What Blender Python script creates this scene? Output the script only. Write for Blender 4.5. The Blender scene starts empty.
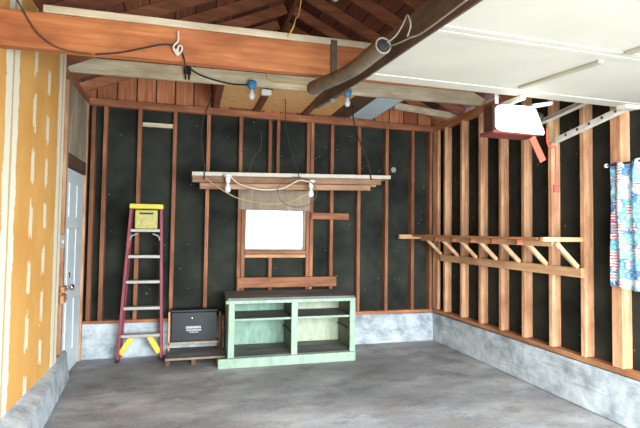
import bpy, bmesh, math, random
from mathutils import Vector, Matrix

S = bpy.context.scene
C = S.collection
random.seed(7)

# ------------------------------------------------------------------ camera
cam_d = bpy.data.cameras.new('camera')
cam = bpy.data.objects.new('camera', cam_d)
C.objects.link(cam)
cam_d.sensor_fit = 'HORIZONTAL'
cam_d.sensor_width = 36.0
cam_d.lens = 461.0 / 640.0 * 36.0
cam_d.clip_start = 0.05
R3 = Matrix(((0.96241118, -0.02345948, -0.27058156),
             (-0.27125928, -0.03338576, -0.96192713),
             (0.01353274, 0.99916718, -0.03849443)))
# columns of R3 are the camera's right, up and back directions in room axes
cam.matrix_world = Matrix.Translation((0, 0, 1.42)) @ R3.to_4x4()
S.camera = cam

# ------------------------------------------------------------------ world and sun
w = bpy.data.worlds.new('world')
S.world = w
w.use_nodes = True
wn = w.node_tree
bg = wn.nodes['Background']
bg.inputs['Color'].default_value = (0.78, 0.90, 1.0, 1)
bg.inputs['Strength'].default_value = 3.4
sun_d = bpy.data.lights.new('sun', 'SUN')
sun_d.energy = 2.2
sun_d.angle = math.radians(0.5)
sun_d.color = (1.0, 0.95, 0.88)
sun = bpy.data.objects.new('sun', sun_d)
C.objects.link(sun)
# sun stands high in front of the garage opening, a little to the camera's left
sun.rotation_euler = Vector((0.10, 0.28, -1.0)).to_track_quat('-Z', 'Y').to_euler()
# daylight through the open front of the garage
day_d = bpy.data.lights.new('daylight', 'AREA')
day_d.shape = 'RECTANGLE'
day_d.size = 3.2
day_d.size_y = 2.0
day_d.energy = 165
day_d.spread = math.radians(138)
day_d.color = (0.86, 0.95, 1.0)
day = bpy.data.objects.new('daylight', day_d)
C.objects.link(day)
day.location = (1.75, -0.35, 1.25)
day.rotation_euler = Vector((0.0, 1.0, -0.36)).to_track_quat('-Z', 'Z').to_euler()

vs = S.view_settings
S.display_settings.display_device = 'sRGB'
vs.view_transform = 'Standard'
vs.look = 'None'
vs.exposure = 1.15
vs.gamma = 1.0
vs.use_curve_mapping = False

# ------------------------------------------------------------------ materials
def lin(r, g, b):
    f = lambda c: (c / 255 / 12.92) if c / 255 <= 0.04045 else ((c / 255 + 0.055) / 1.055) ** 2.4
    return (f(r), f(g), f(b), 1)

def new_mat(name, rough=0.7, metal=0.0):
    m = bpy.data.materials.new(name)
    m.use_nodes = True
    n = m.node_tree
    b = n.nodes['Principled BSDF']
    b.inputs['Roughness'].default_value = rough
    b.inputs['Metallic'].default_value = metal
    return m, n, b

def node(n, t, **kw):
    x = n.nodes.new(t)
    for k, v in kw.items():
        setattr(x, k, v)
    return x

def ramp(n, src, stops, interp='LINEAR'):
    r = node(n, 'ShaderNodeValToRGB')
    cr = r.color_ramp
    cr.interpolation = interp
    while len(cr.elements) < len(stops):
        cr.elements.new(0.5)
    for e, (p, c) in zip(cr.elements, stops):
        e.position = p
        e.color = c
    n.links.new(src, r.inputs['Fac'])
    return r.outputs['Color']

def coords(n, scale=(1, 1, 1), rand=False):
    tc = node(n, 'ShaderNodeTexCoord')
    mp = node(n, 'ShaderNodeMapping')
    mp.inputs['Scale'].default_value = scale
    n.links.new(tc.outputs['Object'], mp.inputs['Vector'])
    out = mp.outputs['Vector']
    if rand:
        oi = node(n, 'ShaderNodeObjectInfo')
        ad = node(n, 'ShaderNodeVectorMath', operation='ADD')
        ml = node(n, 'ShaderNodeMath', operation='MULTIPLY')
        ml.inputs[1].default_value = 57.0
        n.links.new(oi.outputs['Random'], ml.inputs[0])
        n.links.new(out, ad.inputs[0])
        n.links.new(ml.outputs[0], ad.inputs[1])
        out = ad.outputs[0]
    return out

def noise(n, vec, scale, detail=4, rough=0.6):
    t = node(n, 'ShaderNodeTexNoise')
    t.inputs['Scale'].default_value = scale
    t.inputs['Detail'].default_value = detail
    t.inputs['Roughness'].default_value = rough
    n.links.new(vec, t.inputs['Vector'])
    return t.outputs['Fac']

def mix(n, fac, a, b, mode='MIX'):
    x = node(n, 'ShaderNodeMix', data_type='RGBA', blend_type=mode)
    if isinstance(fac, (int, float)):
        x.inputs[0].default_value = fac
    else:
        n.links.new(fac, x.inputs[0])
    for s, v in ((6, a), (7, b)):
        if isinstance(v, tuple):
            x.inputs[s].default_value = v
        else:
            n.links.new(v, x.inputs[s])
    return x.outputs[2]

def bump(n, b, fac, strength=0.3, dist=0.004):
    bp = node(n, 'ShaderNodeBump')
    bp.inputs['Strength'].default_value = strength
    bp.inputs['Distance'].default_value = dist
    n.links.new(fac, bp.inputs['Height'])
    n.links.new(bp.outputs['Normal'], b.inputs['Normal'])

def wood(name, dark, light, axis='z', rough=0.75, knots=True, spread=0.35):
    """sawn timber with the grain along one axis; each piece a little different"""
    m, n, b = new_mat(name, rough)
    sc = {'x': (1.2, 22, 22), 'y': (22, 1.2, 22), 'z': (22, 22, 1.2)}[axis]
    v = coords(n, sc, True)
    g = noise(n, v, 1.6, 5, 0.62)
    col = ramp(n, g, [(0.28, dark), (0.72, light)])
    v2 = coords(n, {'x': (1.5, 4, 4), 'y': (4, 1.5, 4), 'z': (4, 4, 1.5)}[axis], True)
    bl = noise(n, v2, 1.5, 3)
    col = mix(n, ramp(n, bl, [(0.35, (0, 0, 0, 1)), (0.75, (1, 1, 1, 1))]), col,
              (dark[0] * .72, dark[1] * .68, dark[2] * .66, 1))
    oi = node(n, 'ShaderNodeObjectInfo')
    hv = node(n, 'ShaderNodeHueSaturation')
    mr = node(n, 'ShaderNodeMapRange')
    mr.inputs['To Min'].default_value = 1 - spread * .6
    mr.inputs['To Max'].default_value = 1 + spread * .5
    n.links.new(oi.outputs['Random'], mr.inputs['Value'])
    n.links.new(mr.outputs[0], hv.inputs['Value'])
    n.links.new(col, hv.inputs['Color'])
    n.links.new(hv.outputs['Color'], b.inputs['Base Color'])
    bump(n, b, g, 0.25, 0.002)
    return m

def plain(name, col, rough=0.6, metal=0.0, var=0.12, scale=14):
    m, n, b = new_mat(name, rough, metal)
    f = noise(n, coords(n), scale, 4)
    lo = tuple(c * (1 - var * 2) for c in col[:3]) + (1,)
    hi = tuple(min(1, c * (1 + var)) for c in col[:3]) + (1,)
    n.links.new(ramp(n, f, [(0.3, lo), (0.7, hi)]), b.inputs['Base Color'])
    return m

FIR_D, FIR_L = lin(166, 112, 76), lin(230, 184, 142)
M = {}
M['stud'] = wood('fir stud timber', FIR_D, FIR_L, 'z')
M['dim_stud'] = wood('redder stud timber dimmed for back wall', lin(116, 66, 40), lin(180, 120, 80), 'z')  # redder timber, also darkened to stand in for weaker light at the back
M['dull_x'] = wood('dull brown timber', lin(116, 82, 58), lin(170, 130, 98), 'x')
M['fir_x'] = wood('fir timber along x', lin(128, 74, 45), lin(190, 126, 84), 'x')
M['fir_y'] = wood('fir timber along y', lin(150, 92, 56), lin(210, 154, 104), 'y')
M['fresh_y'] = wood('pale fresh timber along y', lin(186, 138, 96), lin(228, 186, 142), 'y', spread=.15)
M['fresh_x'] = wood('pale fresh timber along x', lin(186, 138, 96), lin(228, 186, 142), 'x', spread=.15)
M['brace'] = wood('pale brace timber', lin(192, 146, 106), lin(232, 196, 156), 'z', spread=.15)
M['beam'] = wood('red fir beam', lin(154, 86, 46), lin(204, 132, 78), 'x', spread=.05)
M['grey_x'] = wood('weathered grey timber', lin(190, 174, 142), lin(230, 219, 190), 'x', spread=.1)
M['rafter'] = wood('dark red rafter timber', lin(118, 68, 44), lin(174, 110, 74), 'x', spread=.3)
M['joist_y'] = wood('brown joist timber', lin(100, 58, 38), lin(150, 96, 66), 'y', spread=.2)
M['dark_y'] = wood('dusty dark timber', lin(74, 58, 46), lin(114, 94, 76), 'y', spread=.1)
M['old_z'] = wood('old weathered boards', lin(146, 130, 104), lin(206, 194, 168), 'z', spread=.1)
M['dark_brown'] = wood('dark brown timber', lin(84, 58, 42), lin(122, 88, 64), 'y', spread=.1)  # one darker brown for header, legs, posts and edge boards
M['grey_ply'] = wood('grey weathered plywood', lin(128, 112, 92), lin(158, 142, 120), 'z', spread=.05)
M['worn_top'] = wood('worn dark counter boards', lin(82, 80, 77), lin(136, 132, 126), 'x', spread=.05)
M['osb'] = None


def mat_tar():
    m, n, b = new_mat('black tar paper', 0.9)
    b.inputs['Specular IOR Level'].default_value = .12
    v = coords(n)
    f = noise(n, v, 2.2, 5)
    col = ramp(n, f, [(0.3, lin(24, 26, 23)), (0.75, lin(56, 58, 51))])
    vo = node(n, 'ShaderNodeTexVoronoi')
    vo.inputs['Scale'].default_value = 13
    n.links.new(v, vo.inputs['Vector'])
    dot = ramp(n, vo.outputs['Distance'], [(0.0, (1, 1, 1, 1)), (0.10, (0, 0, 0, 1))], 'CONSTANT')
    pick = ramp(n, noise(n, v, 3.2, 2), [(0.0, (0, 0, 0, 1)), (0.55, (1, 1, 1, 1))], 'CONSTANT')
    msk = mix(n, 1.0, dot, pick, 'MULTIPLY')
    n.links.new(mix(n, msk, col, lin(112, 107, 94)), b.inputs['Base Color'])
    bump(n, b, f, 0.3, 0.01)
    return m
M['tar'] = mat_tar()


def mat_concrete():
    m, n, b = new_mat('stained concrete floor', 0.62)
    v = coords(n)
    big = noise(n, coords(n, (0.8, 1.5, 1)), 1.1, 6, 0.62)
    col = ramp(n, big, [(0.30, lin(100, 98, 99)), (0.5, lin(144, 143, 144)), (0.72, lin(202, 202, 201))])
    st = noise(n, coords(n, (1.0, 1.5, 1)), 2.0, 5, 0.7)
    col = mix(n, ramp(n, st, [(0.5, (0, 0, 0, 1)), (0.7, (.75, .75, .75, 1))]), col, lin(78, 70, 66))
    br = noise(n, coords(n, (1.7, 3, 1)), 0.8, 4, 0.6)
    col = mix(n, ramp(n, br, [(0.5, (0, 0, 0, 1)), (0.72, (.45, .45, .45, 1))]), col, lin(146, 122, 96))
    sp = noise(n, v, 45, 3, 0.7)
    col = mix(n, 0.25, col, ramp(n, sp, [(0.3, lin(70, 70, 70)), (0.7, lin(180, 180, 180))]))
    n.links.new(col, b.inputs['Base Color'])
    n.links.new(ramp(n, st, [(0.3, (.5, .5, .5, 1)), (0.7, (.75, .75, .75, 1))]), b.inputs['Roughness'])
    bump(n, b, sp, 0.12, 0.003)
    return m
M['floor'] = mat_concrete()


def mat_curb():
    m, n, b = new_mat('whitewashed rough concrete', 0.85)
    v = coords(n)
    f = noise(n, v, 5, 7, 0.68)
    col = ramp(n, f, [(0.30, lin(116, 122, 127)), (0.5, lin(170, 177, 181)), (0.72, lin(210, 214, 215))])
    st = noise(n, coords(n, (0.8, 0.8, 7)), 3, 4)
    col = mix(n, ramp(n, st, [(0.55, (0, 0, 0, 1)), (0.7, (.5, .5, .5, 1))]), col, lin(126, 122, 116))
    n.links.new(col, b.inputs['Base Color'])
    bump(n, b, f, 0.6, 0.02)
    return m
M['curb'] = mat_curb()


def mat_drywall():
    """tan wallboard with white joint compound over the seams and the nail rows"""
    m, n, b = new_mat('taped tan drywall', 0.85)
    tc = node(n, 'ShaderNodeTexCoord')
    sx = node(n, 'ShaderNodeSeparateXYZ')
    n.links.new(tc.outputs['Object'], sx.inputs[0])
    Y, Z = sx.outputs['Y'], sx.outputs['Z']
    paper = ramp(n, noise(n, coords(n, (1, 1.5, 1)), 1.6, 4), [(0.3, lin(214, 150, 72)), (0.7, lin(232, 176, 96))])
    wob = noise(n, coords(n, (1, 6, 3.2)), 2.4, 4, 0.7)
    def stripe(y0, half, wobble):
        s = node(n, 'ShaderNodeMath', operation='SUBTRACT'); s.inputs[1].default_value = y0
        n.links.new(Y, s.inputs[0])
        a = node(n, 'ShaderNodeMath', operation='ABSOLUTE'); n.links.new(s.outputs[0], a.inputs[0])
        k = node(n, 'ShaderNodeMath', operation='MULTIPLY_ADD')
        k.inputs[1].default_value = wobble; k.inputs[2].default_value = half - wobble * .5
        n.links.new(wob, k.inputs[0])
        lt = node(n, 'ShaderNodeMath', operation='LESS_THAN')
        n.links.new(a.outputs[0], lt.inputs[0]); n.links.new(k.outputs[0], lt.inputs[1])
        return lt.outputs[0]
    seams = None
    for y0, half, wb in ((3.27, .105, .09), (4.39, .095, .05)):
        s = stripe(y0, half, wb)
        if seams is None: seams = s
        else:
            mx = node(n, 'ShaderNodeMath', operation='MAXIMUM')
            n.links.new(seams, mx.inputs[0]); n.links.new(s, mx.inputs[1]); seams = mx.outputs[0]
    # paper tape showing in the middle of each seam
    tape = None
    for y0 in (3.27, 4.40):
        s = stripe(y0 + .005, .014, .02)
        if tape is None: tape = s
        else:
            mx = node(n, 'ShaderNodeMath', operation='MAXIMUM')
            n.links.new(tape, mx.inputs[0]); n.links.new(s, mx.inputs[1]); tape = mx.outputs[0]
    # nail rows: dabs along two studs
    dabs = None
    for y0, ph, fr in ((3.70, .1, 2.55), (4.02, .45, 2.9)):
        s = stripe(y0, .036, .045)
        zz = node(n, 'ShaderNodeMath', operation='MULTIPLY_ADD'); zz.inputs[1].default_value = fr; zz.inputs[2].default_value = ph
        n.links.new(Z, zz.inputs[0])
        wz = node(n, 'ShaderNodeMath', operation='MULTIPLY_ADD'); wz.inputs[1].default_value = .9
        n.links.new(wob, wz.inputs[0]); n.links.new(zz.outputs[0], wz.inputs[2])
        fr_ = node(n, 'ShaderNodeMath', operation='FRACT'); n.links.new(wz.outputs[0], fr_.inputs[0])
        g = node(n, 'ShaderNodeMath', operation='LESS_THAN'); g.inputs[1].default_value = .56
        n.links.new(fr_.outputs[0], g.inputs[0])
        p = node(n, 'ShaderNodeMath', operation='MULTIPLY')
        n.links.new(s, p.inputs[0]); n.links.new(g.outputs[0], p.inputs[1])
        if dabs is None: dabs = p.outputs[0]
        else:
            mx = node(n, 'ShaderNodeMath', operation='MAXIMUM')
            n.links.new(dabs, mx.inputs[0]); n.links.new(p.outputs[0], mx.inputs[1]); dabs = mx.outputs[0]
    mud = lin(240, 230, 204)
    col = mix(n, seams, paper, mud)
    col = mix(n, tape, col, lin(206, 178, 130))
    col = mix(n, dabs, col, lin(240, 224, 190))
    n.links.new(col, b.inputs['Base Color'])
    return m
M['drywall'] = mat_drywall()


def mat_osb():
    m, n, b = new_mat('orange brown plywood', 0.8)
    f = noise(n, coords(n, (3, 9, 3)), 3, 5)
    n.links.new(ramp(n, f, [(0.3, lin(212, 156, 94)), (0.7, lin(238, 192, 132))]), b.inputs['Base Color'])
    return m
M['osb'] = mat_osb()


def mat_boards(name, dark, light, axis, width, across):
    """a plane of boards: colour changes from board to board, a dark gap between them"""
    m, n, b = new_mat(name, 0.85)
    tc = node(n, 'ShaderNodeTexCoord')
    sx = node(n, 'ShaderNodeSeparateXYZ')
    n.links.new(tc.outputs['Object'], sx.inputs[0])
    d = node(n, 'ShaderNodeMath', operation='DIVIDE'); d.inputs[1].default_value = width
    n.links.new(sx.outputs[across], d.inputs[0])
    fl = node(n, 'ShaderNodeMath', operation='FLOOR'); n.links.new(d.outputs[0], fl.inputs[0])
    fc = node(n, 'ShaderNodeMath', operation='FRACT'); n.links.new(d.outputs[0], fc.inputs[0])
    wn_ = node(n, 'ShaderNodeTexWhiteNoise', noise_dimensions='1D')
    n.links.new(fl.outputs[0], wn_.inputs['W'])
    sc = {'x': (1.5, 25, 25), 'y': (25, 1.5, 25), 'z': (25, 25, 1.5)}[axis]
    g = noise(n, coords(n, sc), 1.5, 4)
    col = ramp(n, g, [(0.3, dark), (0.7, light)])
    col = mix(n, wn_.outputs['Value'], col, (dark[0] * .5, dark[1] * .45, dark[2] * .45, 1))
    gap = node(n, 'ShaderNodeMath', operation='LESS_THAN'); gap.inputs[1].default_value = .07
    n.links.new(fc.outputs[0], gap.inputs[0])
    col = mix(n, gap.outputs[0], col, lin(24, 16, 12))
    n.links.new(col, b.inputs['Base Color'])
    return m
M['roof'] = mat_boards('roof sheathing boards', lin(98, 54, 38), lin(158, 94, 64), 'y', 0.19, 'X')
M['gable'] = mat_boards('vertical gable boards', lin(158, 88, 54), lin(214, 144, 98), 'z', 0.21, 'X')
M['old_wall'] = mat_boards('old wall boards', lin(104, 90, 70), lin(170, 158, 134), 'z', 0.2, 'Y')


def mat_mint(name, a, bcol, worn):
    m, n, b = new_mat(name, 0.55)
    f = noise(n, coords(n, (6, 6, 2)), 2.5, 5)
    col = ramp(n, f, [(0.3, a), (0.7, bcol)])
    wmask = ramp(n, noise(n, coords(n, (3, 3, 6)), 5, 6, 0.75), [(0.62, (0, 0, 0, 1)), (0.68, (1, 1, 1, 1))])
    n.links.new(mix(n, wmask, col, worn), b.inputs['Base Color'])
    return m
M['mint'] = mat_mint('worn mint paint', lin(122, 146, 124), lin(152, 173, 150), lin(96, 102, 84))
M['mint_in'] = mat_mint('teal painted back', lin(92, 132, 112), lin(140, 166, 144), lin(112, 126, 104))
M['cream_in'] = mat_mint('cream painted back', lin(146, 154, 126), lin(180, 186, 158), lin(120, 150, 126))
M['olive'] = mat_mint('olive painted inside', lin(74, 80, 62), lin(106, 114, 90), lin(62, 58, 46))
M['door_white'] = plain('white door paint', lin(218, 228, 230), 0.45, var=.03)
M['overhead'] = plain('white overhead door paint', lin(188, 183, 169), 0.7, var=.04, scale=3)
M['groove'] = plain('olive grey strip paint', lin(158, 152, 130), 0.6, var=.06)
M['white'] = plain('white enamel', lin(204, 202, 196), 0.5, var=.03)
M['white_board'] = plain('white painted board', lin(180, 172, 156), 0.6, var=.06)
M['steel'] = plain('galvanised steel', lin(214, 210, 198), 0.5, 0.15, var=.08)
M['dark_steel'] = plain('dusty dark steel', lin(84, 72, 60), 0.6, 0.1, var=.15)
M['tube'] = plain('dusty grey brown rubber', lin(108, 97, 82), 0.75, 0.0, var=.22, scale=9)
M['hollow_dark'] = plain('painted dark of hollow', lin(22, 20, 18), 0.9)
M['dull'] = plain('dull steel cable', lin(128, 120, 106), 0.6, 0.2)
M['chrome'] = plain('chrome', lin(200, 198, 194), 0.2, 1.0, var=.03)
M['ladder_red'] = plain('red fibreglass', lin(134, 48, 60), 0.5, var=.12, scale=6)
M['alu'] = plain('aluminium tread', lin(166, 162, 154), 0.5, 0.2, var=.05)
M['yellow'] = plain('yellow plastic', lin(206, 190, 60), 0.55, var=.05)
M['pale_yellow'] = plain('pale yellow plastic', lin(182, 172, 98), 0.55, var=.12, scale=20)
M['black_metal'] = plain('black painted metal', lin(20, 22, 26), 0.5, 0.1, var=.12)
M['label_grey'] = plain('pale grey label', lin(176, 182, 186), 0.6, var=.05)
M['label_ink'] = plain('label ink', lin(58, 62, 68), 0.6)
M['black_cord'] = plain('black cord', lin(34, 28, 24), 0.7)
M['brown_cord'] = plain('brown cord', lin(86, 66, 46), 0.7)
M['white_cord'] = plain('white cord', lin(202, 194, 178), 0.6)
M['yellow_cord'] = plain('yellow cord', lin(214, 176, 84), 0.6)
M['tan_rope'] = plain('tan rope', lin(166, 138, 96), 0.8)
M['blue'] = plain('blue plastic', lin(52, 128, 170), 0.4, var=.05)
M['red_cord'] = plain('red cord', lin(198, 56, 46), 0.6, var=.03)
M['red_tag'] = plain('red warning tag', lin(206, 78, 56), 0.55, var=.05)
M['opener'] = plain('dark red brown metal case', lin(62, 34, 27), 0.6, 0.0, var=.1)
M['opener_red'] = plain('red painted tray', lin(110, 42, 34), 0.7, 0.0, var=.06)
M['styro'] = plain('pale blue panel', lin(206, 230, 238), 0.6, var=.05, scale=5)
M['grass'] = plain('driveway concrete', lin(112, 110, 106), 0.85, var=.06)
M['dot'] = plain('white plastic dot', lin(150, 140, 112), 0.6)


def mat_glass(name, tint, rough):
    m = bpy.data.materials.new(name); m.use_nodes = True
    n = m.node_tree
    out = n.nodes['Material Output']; n.nodes.remove(n.nodes['Principled BSDF'])
    tr = node(n, 'ShaderNodeBsdfTransparent'); tr.inputs['Color'].default_value = tint
    gl = node(n, 'ShaderNodeBsdfGlossy'); gl.inputs['Roughness'].default_value = rough
    fr = node(n, 'ShaderNodeFresnel'); fr.inputs['IOR'].default_value = 1.45
    mx = node(n, 'ShaderNodeMixShader')
    n.links.new(fr.outputs[0], mx.inputs[0]); n.links.new(tr.outputs[0], mx.inputs[1]); n.links.new(gl.outputs[0], mx.inputs[2])
    n.links.new(mx.outputs[0], out.inputs['Surface'])
    return m
M['pane'] = mat_glass('window glass', (.95, .97, .98, 1), .05)
M['bulb_glass'] = mat_glass('clear bulb glass', (.93, .95, .95, 1), .03)
M['globe'] = plain('frosted bulb glass', lin(205, 206, 204), 0.25, var=.01)


def mat_lens():
    m, n, b = new_mat('lit white lens', 0.4)
    b.inputs['Base Color'].default_value = lin(245, 244, 240)
    b.inputs['Emission Color'].default_value = (1, .97, .92, 1)
    b.inputs['Emission Strength'].default_value = .55
    return m
M['lens'] = mat_lens()


def mat_curtain():
    """a cloth print: patchwork of blues, aquas and greys with red and white striped pennants"""
    m, n, b = new_mat('boat print curtain cloth', 0.9)
    tc = node(n, 'ShaderNodeTexCoord')
    sx = node(n, 'ShaderNodeSeparateXYZ'); n.links.new(tc.outputs['Object'], sx.inputs[0])
    cb = node(n, 'ShaderNodeCombineXYZ')
    n.links.new(sx.outputs['Y'], cb.inputs['X']); n.links.new(sx.outputs['Z'], cb.inputs['Y'])
    wv = noise(n, coords(n), 9, 3)
    ad = node(n, 'ShaderNodeVectorMath', operation='MULTIPLY_ADD')
    cc = node(n, 'ShaderNodeCombineXYZ'); n.links.new(wv, cc.inputs['X']); n.links.new(wv, cc.inputs['Y'])
    ad.inputs[1].default_value = (.06, .06, 0)
    n.links.new(cc.outputs[0], ad.inputs[0]); n.links.new(cb.outputs[0], ad.inputs[2])
    vo = node(n, 'ShaderNodeTexVoronoi', distance='CHEBYCHEV')
    vo.inputs['Scale'].default_value = 16
    vo.inputs['Randomness'].default_value = .75
    n.links.new(ad.outputs[0], vo.inputs['Vector'])
    sc = node(n, 'ShaderNodeSeparateColor'); n.links.new(vo.outputs['Color'], sc.inputs[0])
    base = ramp(n, sc.outputs[0], [(0, lin(70, 112, 176)), (.16, lin(96, 176, 200)), (.36, lin(196, 214, 208)),
                                   (.5, lin(84, 132, 184)), (.62, lin(132, 204, 204)), (.8, lin(202, 208, 212)), (.92, lin(146, 154, 180))], 'CONSTANT')
    sw = node(n, 'ShaderNodeTexWave'); sw.bands_direction = 'Y'
    sw.inputs['Scale'].default_value = 15; sw.inputs['Distortion'].default_value = 1.5
    n.links.new(cb.outputs[0], sw.inputs['Vector'])
    stripes = ramp(n, sw.outputs['Fac'], [(0, lin(206, 66, 74)), (.5, lin(236, 230, 232))], 'CONSTANT')
    pick = ramp(n, sc.outputs[1], [(0, (0, 0, 0, 1)), (.8, (1, 1, 1, 1))], 'CONSTANT')
    col = mix(n, pick, base, stripes)
    fine = noise(n, coords(n), 60, 2)
    col = mix(n, ramp(n, fine, [(.55, (0, 0, 0, 1)), (.6, (.7, .7, .7, 1))]), col, lin(226, 232, 230))
    n.links.new(col, b.inputs['Base Color'])
    return m
M['curtain'] = mat_curtain()

# ------------------------------------------------------------------ mesh helpers
class B:
    def __init__(self): self.bm = bmesh.new()

    def hexa(self, pts):
        """eight corners: bottom four counter-clockwise, then top four"""
        v = [self.bm.verts.new(p) for p in pts]
        for f in ((3, 2, 1, 0), (4, 5, 6, 7), (0, 1, 5, 4), (1, 2, 6, 5), (2, 3, 7, 6), (3, 0, 4, 7)):
            self.bm.faces.new([v[i] for i in f])
        return self

    def box(self, x0, x1, y0, y1, z0, z1):
        return self.hexa([(x0, y0, z0), (x1, y0, z0), (x1, y1, z0), (x0, y1, z0),
                          (x0, y0, z1), (x1, y0, z1), (x1, y1, z1), (x0, y1, z1)])

    def bar(self, p, q, wd, ht, up=(0, 0, 1)):
        """rectangular bar from p to q; ht is measured along 'up'"""
        p, q = Vector(p), Vector(q)
        d = (q - p).normalized(); u = Vector(up)
        s = d.cross(u).normalized(); u = s.cross(d).normalized()
        s *= wd / 2; u *= ht / 2
        return self.hexa([p - s - u, p + s - u, q + s - u, q - s - u, p - s + u, p + s + u, q + s + u, q - s + u])

    def tube(self, pts, r, seg=8, caps=True):
        pts = [Vector(p) for p in pts]
        rr = r if isinstance(r, (list, tuple)) else [r] * len(pts)
        rings = []
        u = None
        for i, p in enumerate(pts):
            a = pts[max(i - 1, 0)]; c = pts[min(i + 1, len(pts) - 1)]
            d = (c - a).normalized()
            if u is None:
                u = d.orthogonal().normalized()
            else:
                u = (u - d * u.dot(d))
                u = u.normalized() if u.length > 1e-6 else d.orthogonal().normalized()
            s = d.cross(u)
            rings.append([self.bm.verts.new(p + (u * math.cos(t) + s * math.sin(t)) * rr[i])
                          for t in [2 * math.pi * k / seg for k in range(seg)]])
        for a, c in zip(rings, rings[1:]):
            for k in range(seg):
                self.bm.faces.new((a[k], a[(k + 1) % seg], c[(k + 1) % seg], c[k]))
        if caps:
            self.bm.faces.new(list(reversed(rings[0]))); self.bm.faces.new(rings[-1])
        return self

    def lathe(self, base, axis, prof, seg=20):
        """profile of (distance along axis, radius)"""
        base = Vector(base); a = Vector(axis).normalized()
        return self.tube([base + a * h for h, r in prof], [max(r, 1e-4) for h, r in prof], seg)

    def prism(self, outline, z):
        """closed outline of 3D points pushed by vector z"""
        z = Vector(z)
        a = [self.bm.verts.new(Vector(p)) for p in outline]
        c = [self.bm.verts.new(Vector(p) + z) for p in outline]
        self.bm.faces.new(list(reversed(a))); self.bm.faces.new(c)
        k = len(a)
        for i in range(k):
            self.bm.faces.new((a[i], a[(i + 1) % k], c[(i + 1) % k], c[i]))
        return self

    def build(self, name, mat, parent=None, loc=None, bevel=0.0, smooth=False):
        bm = self.bm
        bmesh.ops.recalc_face_normals(bm, faces=bm.faces)
        if bevel:
            ed = [e for e in bm.edges if len(e.link_faces) == 2 and e.calc_face_angle(0) > 0.6]
            bmesh.ops.bevel(bm, geom=ed, offset=bevel, segments=1, affect='EDGES', clamp_overlap=True)
        base = Vector((0, 0, 0))
        if parent is not None:
            q = parent
            while q is not None:
                base += Vector(q.location); q = q.parent
        elif loc is not None:
            base = Vector(loc)
        for v in bm.verts: v.co -= base
        me = bpy.data.meshes.new(name)
        bm.to_mesh(me); bm.free()
        me.materials.append(mat)
        if smooth:
            for p in me.polygons: p.use_smooth = True
        o = bpy.data.objects.new(name, me)
        C.objects.link(o)
        if parent is not None: o.parent = parent
        elif loc is not None: o.location = loc
        return o


def tag(o, label, cat, group=None):
    o['label'] = label; o['category'] = cat; o['kind'] = 'thing'
    if group: o['group'] = group
    return o

def struct(o, label=None):
    o['kind'] = 'structure'
    if label: o['label'] = label
    return o

def empty(name, loc):
    o = bpy.data.objects.new(name, None)
    C.objects.link(o); o.location = loc
    o.empty_display_size = .1
    return o

def thing(name, loc, label, cat, group=None):
    return tag(empty(name, loc), label, cat, group)

def spline(pts, k=8):
    """smooth curve through points"""
    P = [Vector(p) for p in pts]
    P = [P[0] * 2 - P[1]] + P + [P[-1] * 2 - P[-2]]
    out = []
    for i in range(1, len(P) - 2):
        a, b, c, d = P[i - 1:i + 3]
        for j in range(k):
            t = j / k
            out.append(.5 * ((2 * b) + (c - a) * t + (2 * a - 5 * b + 4 * c - d) * t * t + (3 * b - a - 3 * c + d) * t ** 3))
    out.append(P[-2])
    return out

# ------------------------------------------------------------------ dimensions (metres)
XL, XR, YB = -1.10, 3.135, 5.555       # stud faces of the side walls and the back wall
SD = 0.095                             # stud depth
YF = -0.30                             # front of the garage
ZC, ZP0, ZP1 = 0.36, 2.79, 2.87        # curb top, top plate
RX = (XL + XR) / 2                     # ridge
SL = 0.46                              # roof slope

# ------------------------------------------------------------------ setting
struct(B().box(XL - .35, XR + .35, YF, YB + .3, -.15, 0).build('floor', M['floor']))
struct(B().box(-14, 16, -16, YF - .002, -.2, -.03).build('ground', M['grass']))
# back wall sheathing, with the window opening left free
wx0, wx1, wz0, wz1 = .60, 1.385, 1.165, 1.70
b = B()
yb0, yb1 = YB + SD, YB + SD + .03
b.box(XL - .2, wx0, yb0, yb1, 0, ZP1); b.box(wx1, XR + .2, yb0, yb1, 0, ZP1)
b.box(wx0, wx1, yb0, yb1, 0, wz0); b.box(wx0, wx1, yb0, yb1, wz1, ZP1)
struct(b.build('wall_back', M['tar']))
struct(B().box(XR + SD, XR + SD + .03, YF, yb1, 0, ZP1).build('wall_right', M['tar']))
struct(B().box(XL - SD - .03, XL - SD, YF, yb1, 0, ZP1 + .02).build('wall_left', M['old_wall']))
# gable boards over the back wall
b = B()
b.prism([(XL - .2, YB + .075, ZP1 - .03), (XR + .2, YB + .075, ZP1 - .03), (XR + .2, YB + .075, 2.95), (RX, YB + .075, 2.95 + SL * (XR + .2 - RX)),
         (XL - .2, YB + .075, 2.95)], (0, .025, 0))
struct(b.build('wall_gable', M['gable']))
# front: header and gable over the opening
b = B()
b.prism([(XL - .2, YF - .1, 2.28), (XR + .2, YF - .1, 2.28), (XR + .2, YF - .1, 2.95), (RX, YF - .1, 2.95 + SL * (XR + .2 - RX)),
         (XL - .2, YF - .1, 2.95)], (0, .1, 0))
b.box(XL - .2, -.12, YF - .1, YF, 0, 2.28)
struct(b.build('wall_front', M['old_z']))
# roof sheathing, two slopes
ZR = lambda x: 2.87 + .14 + SL * (min(x - XL, XR - x))
for nm, xa, xb in (('ceiling_slope', XL - .45, RX), ('ceiling_slope', RX, XR + .45)):
    za, zb = ZR(xa), ZR(xb)
    struct(B().hexa([(xa, YF - .5, za), (xb, YF - .5, zb), (xb, YB + .5, zb), (xa, YB + .5, za),
                     (xa, YF - .5, za + .03), (xb, YF - .5, zb + .03), (xb, YB + .5, zb + .03), (xa, YB + .5, za + .03)]).build(nm, M['roof']))
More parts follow.
